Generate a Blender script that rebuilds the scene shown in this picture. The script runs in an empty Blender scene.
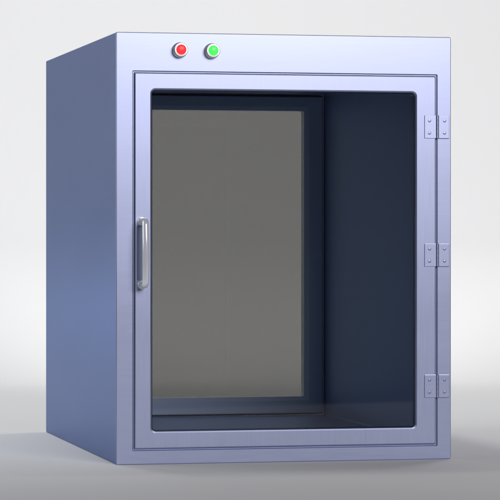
import bpy, bmesh, math
from mathutils import Vector
R = math.radians
C = bpy.context.scene.collection
sc = bpy.context.scene

# ------------------------------------------------------------------ camera
cam = bpy.data.cameras.new("camera")
cam.sensor_width = 36.0
cam.lens = 2790 / 500 * 36
cam.shift_y = -0.030
cam.clip_start = 0.1
cam.clip_end = 200
co = bpy.data.objects.new("camera", cam)
co.location = (0, 0, 0.531)
co.rotation_euler = (R(90), 0, 0)
C.objects.link(co)
sc.camera = co
sc.view_settings.view_transform = 'Standard'
sc.view_settings.look = 'None'
sc.view_settings.exposure = 0
sc.view_settings.gamma = 1
sc.cycles.use_denoising = True
sc.cycles.max_bounces = 10
sc.cycles.transparent_max_bounces = 16

# ------------------------------------------------------------------ studio light
w = bpy.data.worlds.new("World")
sc.world = w
w.use_nodes = True
bg = w.node_tree.nodes["Background"]
bg.inputs[0].default_value = (0.80, 0.86, 1.0, 1)
bg.inputs[1].default_value = 0.06


def aim(o, target):
    o.rotation_euler = (Vector(target) - o.location).to_track_quat('-Z', 'Y').to_euler()


def spot(name, loc, target, power, angle, blend, size, color=(1, 1, 1)):
    l = bpy.data.lights.new(name, 'SPOT')
    l.energy = power
    l.spot_size = R(angle)
    l.spot_blend = blend
    l.shadow_soft_size = size
    l.color = color
    o = bpy.data.objects.new(name, l)
    o.location = loc
    C.objects.link(o)
    aim(o, target)
    return o


def softbox(name, loc, target, power, sx, sy, color=(1, 1, 1)):
    l = bpy.data.lights.new(name, 'AREA')
    l.shape = 'RECTANGLE'
    l.size, l.size_y = sx, sy
    l.energy = power
    l.color = color
    o = bpy.data.objects.new(name, l)
    o.location = loc
    C.objects.link(o)
    aim(o, target)
    return o


spot("backdrop_light", (0, -5, 10), (0, 10.6, 1.85), 5600, 14.8, 0.5, 0.3)
for fx, watts in ((-1.5, 500), (1.4, 410)):
    spot("floor_light", (fx, 8.7, 7.5), (fx * 0.35, 9.15, 0), watts, 56, 1.0, 0.4)
softbox("front_softbox", (3.9, -1.4, 3.75), (0.15, 6.6, 0.5), 372, 4.2, 3.2, (1.0, 0.965, 1.0))
softbox("added_side_fill", (-3.2, 7.0, 1.6), (-0.6, 7.0, 0.1), 42, 2.8, 2.2, (0.94, 0.97, 1.0))  # unseen fill, added to lift the floor shadow left of the cabinet
softbox("added_side_sheen", (-2.5, 9.4, 0.24), (-0.5, 7.0, 0.33), 1.5, 1.2, 0.22, (0.72, 0.86, 1.0))  # unseen low light, added to lay a sheen on the side panel


# ------------------------------------------------------------------ materials
def nodes(name):
    m = bpy.data.materials.new(name)
    m.use_nodes = True
    nt = m.node_tree
    return m, nt, nt.nodes["Principled BSDF"]


def steel(name, color, rough, scale=(2, 2, 60), amount=0.02, var=0.05, bump=0.006, metallic=1.0, edge=(0.31, 0.385, 0.555)):
    """lightly brushed sheet steel: stretched noise in colour and roughness"""
    m, nt, p = nodes(name)
    tc = nt.nodes.new('ShaderNodeTexCoord')
    mp = nt.nodes.new('ShaderNodeMapping')
    mp.inputs['Scale'].default_value = scale
    n1 = nt.nodes.new('ShaderNodeTexNoise')
    n1.inputs['Scale'].default_value = 6
    n1.inputs['Detail'].default_value = 6
    nt.links.new(tc.outputs['Object'], mp.inputs['Vector'])
    nt.links.new(mp.outputs['Vector'], n1.inputs['Vector'])
    n2 = nt.nodes.new('ShaderNodeTexNoise')
    n2.inputs['Scale'].default_value = 3.5
    n2.inputs['Detail'].default_value = 3
    m2 = nt.nodes.new('ShaderNodeMapping')
    m2.inputs['Scale'].default_value = (0.35, 0.35, 1.3)
    nt.links.new(tc.outputs['Object'], m2.inputs['Vector'])
    nt.links.new(m2.outputs['Vector'], n2.inputs['Vector'])
    add = nt.nodes.new('ShaderNodeMath')
    add.operation = 'ADD'
    nt.links.new(n1.outputs['Fac'], add.inputs[0])
    nt.links.new(n2.outputs['Fac'], add.inputs[1])
    mr = nt.nodes.new('ShaderNodeMapRange')
    mr.inputs['From Min'].default_value = 0.6
    mr.inputs['From Max'].default_value = 1.4
    mr.inputs['To Min'].default_value = rough - amount
    mr.inputs['To Max'].default_value = rough + amount
    nt.links.new(add.outputs[0], mr.inputs['Value'])
    nt.links.new(mr.outputs[0], p.inputs['Roughness'])
    mx = nt.nodes.new('ShaderNodeMapRange')
    mx.data_type = 'FLOAT_VECTOR'
    mx.inputs[7].default_value = (0.6,) * 3
    mx.inputs[8].default_value = (1.4,) * 3
    mx.inputs[9].default_value = tuple(c * (1 - var) for c in color)
    mx.inputs[10].default_value = tuple(min(1, c * (1 + var)) for c in color)
    nt.links.new(add.outputs[0], mx.inputs[6])
    nt.links.new(mx.outputs[1], p.inputs['Base Color'])
    b = nt.nodes.new('ShaderNodeBump')
    b.inputs['Strength'].default_value = bump
    b.inputs['Distance'].default_value = 0.001
    nt.links.new(n1.outputs['Fac'], b.inputs['Height'])
    nt.links.new(b.outputs[0], p.inputs['Normal'])
    p.inputs['Metallic'].default_value = metallic
    p.inputs['Specular Tint'].default_value = (*edge, 1)
    return m


def glass(name, tint):
    """tinted float glass: straight transmission plus a clear-coat reflection"""
    m = bpy.data.materials.new(name)
    m.use_nodes = True
    nt = m.node_tree
    nt.nodes.clear()
    out = nt.nodes.new('ShaderNodeOutputMaterial')
    tr = nt.nodes.new('ShaderNodeBsdfTransparent')
    tr.inputs[0].default_value = (*tint, 1)
    gl = nt.nodes.new('ShaderNodeBsdfGlossy')
    gl.inputs['Roughness'].default_value = 0.03
    gl.inputs[0].default_value = (1, 1, 1, 1)
    lw = nt.nodes.new('ShaderNodeLayerWeight')
    pw = nt.nodes.new('ShaderNodeMath')
    pw.operation = 'POWER'
    pw.inputs[1].default_value = 5
    nt.links.new(lw.outputs['Facing'], pw.inputs[0])
    ma = nt.nodes.new('ShaderNodeMath')
    ma.operation = 'MULTIPLY_ADD'
    ma.inputs[1].default_value = 0.92
    ma.inputs[2].default_value = 0.028
    nt.links.new(pw.outputs[0], ma.inputs[0])
    mix = nt.nodes.new('ShaderNodeMixShader')
    nt.links.new(ma.outputs[0], mix.inputs[0])
    nt.links.new(tr.outputs[0], mix.inputs[1])
    nt.links.new(gl.outputs[0], mix.inputs[2])
    nt.links.new(mix.outputs[0], out.inputs[0])
    return m


def plain(name, color, rough, metallic=0.0, emit=0.0, coat=0.0):
    m, nt, p = nodes(name)
    p.inputs['Base Color'].default_value = (*color, 1)
    p.inputs['Roughness'].default_value = rough
    p.inputs['Metallic'].default_value = metallic
    p.inputs['Coat Weight'].default_value = coat
    if emit:
        p.inputs['Emission Color'].default_value = (*color, 1)
        p.inputs['Emission Strength'].default_value = emit
    return m


SHELL = steel('shell_steel', (0.44, 0.485, 0.68), 0.36)
DOOR = steel('door_steel', (0.44, 0.485, 0.68), 0.36, scale=(60, 2, 2))
CHAMBER = steel('chamber_steel', (0.42, 0.52, 0.72), 0.5, edge=(0.6, 0.72, 1.0))
REARSTEEL = steel('rear_door_steel', (0.74, 0.86, 1.0), 0.5, metallic=0.0, edge=(0.6, 0.72, 1.0))
HINGE = steel('hinge_steel', (0.46, 0.505, 0.71), 0.36, bump=0.0)
CHROME = plain('satin_chrome', (0.93, 0.95, 1.0), 0.16, 0.3)
HANDLE_SHADE = plain('handle_shade_dark', (0.20, 0.23, 0.34), 0.45, 1.0)  # dark tone for the bar's shade on the door
SCREW = plain('slot_steel', (0.14, 0.15, 0.22), 0.40, 1.0)
GASKET = plain('gasket_rubber', (0.012, 0.014, 0.02), 0.6)
GLASS = glass('tinted_glass', (0.745, 0.75, 0.765))
REARGLASS = glass('rear_tinted_glass', (0.575, 0.568, 0.545))
RED = plain('red_lens', (0.85, 0.025, 0.03), 0.42, emit=0.95, coat=0.2)
GREEN = plain('green_lens', (0.06, 0.75, 0.10), 0.42, emit=0.95, coat=0.2)
RIM = plain('lamp_rim', (0.95, 0.955, 0.98), 0.38, 0.85)


def paper():
    m, nt, p = nodes('backdrop_paper')
    n = nt.nodes.new('ShaderNodeTexNoise')
    n.inputs['Scale'].default_value = 220
    b = nt.nodes.new('ShaderNodeBump')
    b.inputs['Strength'].default_value = 0.03
    nt.links.new(n.outputs['Fac'], b.inputs['Height'])
    nt.links.new(b.outputs[0], p.inputs['Normal'])
    p.inputs['Base Color'].default_value = (0.80, 0.80, 0.795, 1)
    p.inputs['Roughness'].default_value = 0.9
    p.inputs['Specular IOR Level'].default_value = 0.2
    return m


# ------------------------------------------------------------------ mesh helpers
def link(name, bm, mat, parent=None, angle=12):
    bmesh.ops.recalc_face_normals(bm, faces=bm.faces)
    me = bpy.data.meshes.new(name)
    for f in bm.faces:
        f.smooth = True
    bm.to_mesh(me)
    bm.free()
    me.set_sharp_from_angle(angle=R(angle))
    me.materials.append(mat)
    o = bpy.data.objects.new(name, me)
    C.objects.link(o)
    if parent:
        o.parent = parent
    return o


NC = 10


def rr(x0, x1, z0, z1, y, r):
    """rounded rectangle in the XZ plane at depth y, fixed vertex count"""
    r = max(r, 1e-5)
    pts = []
    for cx, cz, a0 in ((x1 - r, z1 - r, 0), (x0 + r, z1 - r, 90), (x0 + r, z0 + r, 180), (x1 - r, z0 + r, 270)):
        for k in range(NC):
            a = R(a0 + 90 * k / (NC - 1))
            pts.append((cx + r * math.cos(a), y, cz + r * math.sin(a)))
    return pts


def loft(bm, loops, closed=False):
    vs = [[bm.verts.new(p) for p in l] for l in loops]
    n = len(vs[0])
    pairs = list(zip(vs, vs[1:])) + ([(vs[-1], vs[0])] if closed else [])
    for a, b in pairs:
        for i in range(n):
            j = (i + 1) % n
            bm.faces.new((a[i], a[j], b[j], b[i]))
    return vs


def lathe(bm, profile, centre, seg=48):
    """profile of (radius, out) turned about the -Y axis at centre"""
    loops = []
    for r, d in profile:
        loops.append([(centre[0] + r * math.cos(2 * math.pi * k / seg), centre[1] - d,
                       centre[2] + r * math.sin(2 * math.pi * k / seg)) for k in range(seg)])
    vs = loft(bm, loops)
    bm.faces.new(vs[0])
    bm.faces.new(list(reversed(vs[-1])))


def tube(bm, path, radius, seg=20):
    loops = []
    pts = [Vector(p) for p in path]
    for i, p in enumerate(pts):
        t = (pts[min(i + 1, len(pts) - 1)] - pts[max(i - 1, 0)]).normalized()
        u = Vector((1, 0, 0))
        v = t.cross(u).normalized()
        rad = radius[i] if isinstance(radius, (list, tuple)) else radius
        loops.append([p + rad * (math.cos(2 * math.pi * k / seg) * u + math.sin(2 * math.pi * k / seg) * v)
                      for k in range(seg)])
    vs = loft(bm, loops)
    bm.faces.new(vs[0])
    bm.faces.new(list(reversed(vs[-1])))


def bevel_box(bm, x0, x1, y0, y1, z0, z1, b):
    r = bmesh.ops.create_cube(bm, size=1)
    for v in r['verts']:
        v.co = Vector(((x0 + x1) / 2 + v.co.x * (x1 - x0), (y0 + y1) / 2 + v.co.y * (y1 - y0),
                       (z0 + z1) / 2 + v.co.z * (z1 - z0)))
    es = list({e for v in r['verts'] for e in v.link_edges})
    bmesh.ops.bevel(bm, geom=es, offset=b, segments=2, profile=0.6, affect='EDGES')


# ------------------------------------------------------------------ setting
bm = bmesh.new()
prof = [(4.6, 0), (6, 0)]
CR, Y0 = 0.5, 9.95
prof += [(Y0 + CR * math.sin(R(a)), CR * (1 - math.cos(R(a)))) for a in range(0, 91, 3)]
prof += [(Y0 + CR, 8.0)]
rows = [[bm.verts.new((x, y, z)) for x in (-4.0, 4.0)] for y, z in prof]
for a, b in zip(rows, rows[1:]):
    bm.faces.new((a[0], a[1], b[1], b[0]))
bd = link('backdrop', bm, paper(), angle=60)
bd['kind'] = 'structure'

# ------------------------------------------------------------------ the cabinet
W, D, H = 0.805, 1.10, 1.0
root = bpy.data.objects.new('pass_through_cabinet', None)
root.empty_display_size = 0.2
yaw = math.atan2(0.2185, 0.9758)
C.objects.link(root)
root.location = (-0.309, 6.44, 0.0)
root.rotation_euler = (0, 0, yaw)
root['label'] = 'blue-grey stainless steel pass-through cabinet with a dark glass door, standing on the pale sweep'
root['category'] = 'cabinet'

DX0, DX1, DZ0, DZ1 = 0.0395, 0.7705, 0.0330, 0.9100      # door opening
GX0, GX1, GZ0, GZ1 = 0.0842, 0.7164, 0.0770, 0.8667      # glazed opening
CX0, CX1, CZ0, CZ1 = 0.043, 0.762, 0.0387, 0.9139        # chamber walls
RX0, RX1, RZ0, RZ1 = 0.099, 0.7057, 0.0900, 0.8696       # rear glazing
REAR = 1.05

# outer shell: front reveal, face, sides, rear face, rear reveal
bm = bmesh.new()
e = 0.0016
loft(bm, [
    rr(DX0 + .0024, DX1 - .0024, DZ0 + .0024, DZ1 - .0024, 0.040, 0.002),
    rr(DX0 + .0024, DX1 - .0024, DZ0 + .0024, DZ1 - .0024, 0.0045, 0.002),
    rr(DX0, DX1, DZ0, DZ1, 0.0045, 0.002),
    rr(DX0, DX1, DZ0, DZ1, 0.0018, 0.002),
    rr(DX0 - .0015, DX1 + .0015, DZ0 - .0015, DZ1 + .0015, 0.0, 0.003),
    rr(e, W - e, e, H - e, 0.0, 0.002),
    rr(e * .3, W - e * .3, e * .3, H - e * .3, e * .3, 0.003),
    rr(0, W, 0, H, e, 0.004),
    rr(0, W, 0, H, D - e, 0.004),
    rr(e, W - e, e, H - e, D, 0.002),
    rr(DX0, DX1, DZ0, DZ1, D, 0.002),
    rr(DX0, DX1, DZ0, DZ1, D - 0.008, 0.002),
])
link('shell', bm, SHELL, root)

# inner chamber lining with its rear wall plate set in a thin groove
bm = bmesh.new()
g = 0.006
loft(bm, [
    rr(DX0 + .006, DX1 - .006, DZ0 + .006, DZ1 - .006, 0.040, 0.002),
    rr(CX0 + .012, CX1 - .012, CZ0 + .010, CZ1 - .010, 0.043, 0.004),
    rr(CX0, CX1, CZ0, CZ1, 0.050, 0.004),
    rr(CX0, CX1, CZ0, CZ1, REAR + 0.022, 0.004),
])
link('chamber', bm, CHAMBER, root)

# front door
door_bm = bmesh.new()
gp = 0.0028
x0, x1, z0, z1 = DX0 + gp, DX1 - gp, DZ0 + gp, DZ1 - gp
loft(door_bm, [
    rr(x0, x1, z0, z1, 0.034, 0.002),
    rr(x0, x1, z0, z1, 0.0015, 0.002),
    rr(x0 + .0009, x1 - .0009, z0 + .0009, z1 - .0009, -0.0011, 0.003),
    rr(x0 + .0030, x1 - .0030, z0 + .0030, z1 - .0030, -0.0020, 0.003),
    rr(GX0 - .0045, GX1 + .0045, GZ0 - .0045, GZ1 + .0045, -0.0020, 0.0125),
    rr(GX0 - .0014, GX1 + .0014, GZ0 - .0014, GZ1 + .0014, -0.0006, 0.0105),
    rr(GX0, GX1, GZ0, GZ1, 0.0022, 0.009),
    rr(GX0, GX1, GZ0, GZ1, 0.034, 0.009),
], closed=True)
door = link('door', door_bm, DOOR, root)

bm = bmesh.new()
vs = loft(bm, [rr(GX0 + .0006, GX1 - .0006, GZ0 + .0006, GZ1 - .0006, 0.008, 0.0085),
               rr(GX0 + .0006, GX1 - .0006, GZ0 + .0006, GZ1 - .0006, 0.014, 0.0085)])
bm.faces.new(vs[0])
bm.faces.new(vs[1])
link('glass_pane', bm, GLASS, door)

bm = bmesh.new()
loft(bm, [rr(GX0 + .0006, GX1 - .0006, GZ0 + .0006, GZ1 - .0006, 0.0078, 0.0085),
          rr(GX0 + .0018, GX1 - .0018, GZ0 + .0018, GZ1 - .0018, 0.0072, 0.007),
          rr(GX0 + .0018, GX1 - .0018, GZ0 + .0018, GZ1 - .0018, 0.0079, 0.007)])
link('gasket', bm, GASKET, door)

# bow handle: vertical bar on two feet
hx, hz0, hz1 = 0.0605, 0.416, 0.563
out = 0.046
bm = bmesh.new()
path, rad = [], []
rb = 0.012
for k in range(3):
    path.append((hx, -0.002 - (out - rb) * k / 2, hz1)); rad.append(0.0078)
for k in range(1, 8):
    a = R(90 * k / 7)
    path.append((hx, -(out - rb) - rb * math.sin(a), hz1 - rb + rb * math.cos(a))); rad.append(0.0076)
for k in range(1, 12):
    t = k / 12
    path.append((hx, -out - 0.004 * math.sin(math.pi * t), hz1 - rb - (hz1 - hz0 - 2 * rb) * t)); rad.append(0.0076 + 0.0006 * math.sin(math.pi * t))
for k in range(0, 8):
    a = R(90 * k / 7)
    path.append((hx, -(out - rb) - rb * math.cos(a), hz0 + rb - rb * math.sin(a))); rad.append(0.0076)
for k in range(1, 4):
    path.append((hx, -(out - rb) + (out - rb - 0.002) * k / 3, hz0)); rad.append(0.0078)
tube(bm, path, rad)
handle = link('handle', bm, CHROME, door, angle=60)
for z in (hz0, hz1):
    bm = bmesh.new()
    lathe(bm, [(0.0105, 0.002), (0.0105, 0.0045), (0.0092, 0.0062), (0.0066, 0.0066)], (hx, 0, z), 32)
    link('mount_rosette', bm, CHROME, handle)

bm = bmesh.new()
bevel_box(bm, 0.0485, 0.0635, -0.0030, -0.0018, hz0 + 0.010, hz1 - 0.010, 0.0005)  # thin dark strip standing in for the bar's shadow and reflection, no real plate
link('handle_shade_strip', bm, HANDLE_SHADE, handle)

# hinges: two leaves, barrel between them and four screws each
HX = DX1
for hz in (0.7868, 0.4836, 0.1733):
    h = bpy.data.objects.new('hinge', None)
    h.empty_display_size = 0.03
    h.location = (HX, -0.002, hz)
    h.parent = root
    C.objects.link(h)
    for x0_, x1_ in ((-0.0315, -0.0026), (0.0026, 0.0295)):
        bm = bmesh.new()
        bevel_box(bm, x0_, x1_, -0.0019, 0.0001 if x0_ < 0 else 0.0021, -0.0272, 0.0272, 0.0008)
        link('leaf', bm, HINGE, h)
    bm = bmesh.new()
    for q in range(5):
        za, zb = -0.0272 + q * 0.01088 + .00005, -0.0272 + (q + 1) * 0.01088 - .00005
        loops = []
        for zz, rr_ in ((za, .0031), (za + .0004, .0034), (zb - .0004, .0034), (zb, .0031)):
            loops.append([(rr_ * 1.1 * math.cos(2 * math.pi * k / 24), -0.0016 + rr_ * math.sin(2 * math.pi * k / 24), zz) for k in range(24)])
        v = loft(bm, loops)
        bm.faces.new(v[0]); bm.faces.new(v[-1])
    link('barrel', bm, HINGE, h)
    for i, (sx, sz) in enumerate(((-0.0195, 0.0145), (-0.0195, -0.0145), (0.0175, 0.0145), (0.0175, -0.0145))):
        bm = bmesh.new()
        a = R((10, 50, 35, 0)[i])
        lathe(bm, [(0.0040, 0.0016), (0.0040, 0.0022), (0.0033, 0.0027), (0.0010, 0.0029)], (sx, 0, sz), 24)
        o = link('screw', bm, HINGE, h)
        bm = bmesh.new()
        bm.from_mesh(o.data)
        r = bmesh.ops.create_cube(bm, size=1)
        for v in r['verts']:
            p = Vector((v.co.x * 0.0054, v.co.y * 0.0004, v.co.z * 0.0011))
            v.co = Vector((sx + p.x * math.cos(a) - p.z * math.sin(a), -0.00282 + p.y, sz + p.x * math.sin(a) + p.z * math.cos(a)))
        for f in bm.faces:
            if all(v in r['verts'] for v in f.verts):
                f.material_index = 1
        bm.to_mesh(o.data)
        bm.free()
        o.data.materials.append(SCREW)

# pilot lamps
for lx, lz, mat, lab in ((0.1495, 0.9600, RED, 'glowing red pilot lamp'), (0.2255, 0.9590, GREEN, 'glowing green pilot lamp')):
    bm = bmesh.new()
    lathe(bm, [(0.0182, 0.0), (0.0182, 0.004), (0.0176, 0.0058), (0.0165, 0.0066), (0.0165, 0.0170),
               (0.0160, 0.0188), (0.0150, 0.0196), (0.0120, 0.0198), (0.0116, 0.0186)], (lx, 0, lz))
    o = link('pilot_lamp', bm, RIM, root)
    o['label'] = lab
    bm = bmesh.new()
    pr = [(0.0117, 0.0183)] + [(0.0117 * math.cos(R(a)), 0.0192 + 0.0035 * math.sin(R(a))) for a in range(0, 89, 11)]
    lathe(bm, pr, (lx, 0, lz))
    link('lens', bm, mat, o)

# rear door with its own window, seen through the chamber
bm = bmesh.new()
x0, x1, z0, z1 = CX0 + g, CX1 - g, CZ0 + g, CZ1 - g
bv = 0.011
loft(bm, [
    rr(x0, x1, z0, z1, D - 0.006, 0.003),
    rr(x0, x1, z0, z1, REAR + .0025, 0.003),
    rr(x0 + .002, x1 - .002, z0 + .002, z1 - .002, REAR, 0.003),
    rr(RX0 - bv, RX1 + bv, RZ0 - bv, RZ1 + bv, REAR, 0.006),
    rr(RX0, RX1, RZ0, RZ1, REAR + .009, 0.006),
    rr(RX0, RX1, RZ0, RZ1, D - 0.006, 0.006),
], closed=True)
rd = link('rear_door', bm, REARSTEEL, root)
bm = bmesh.new()
vs = loft(bm, [rr(RX0 + .0006, RX1 - .0006, RZ0 + .0006, RZ1 - .0006, REAR + .013, 0.005),
               rr(RX0 + .0006, RX1 - .0006, RZ0 + .0006, RZ1 - .0006, REAR + .019, 0.005)])
bm.faces.new(vs[0])
bm.faces.new(vs[1])
link('glass_pane', bm, REARGLASS, rd)
# seal closing the groove round the rear door
bm = bmesh.new()
loft(bm, [rr(CX0 + .0003, CX1 - .0003, CZ0 + .0003, CZ1 - .0003, REAR + .020, 0.004),
          rr(x0 + .0003 - .0006, x1 + .0003, z0 - .0003, z1 + .0003, REAR + .020, 0.003)])
link('seal', bm, GASKET, root)
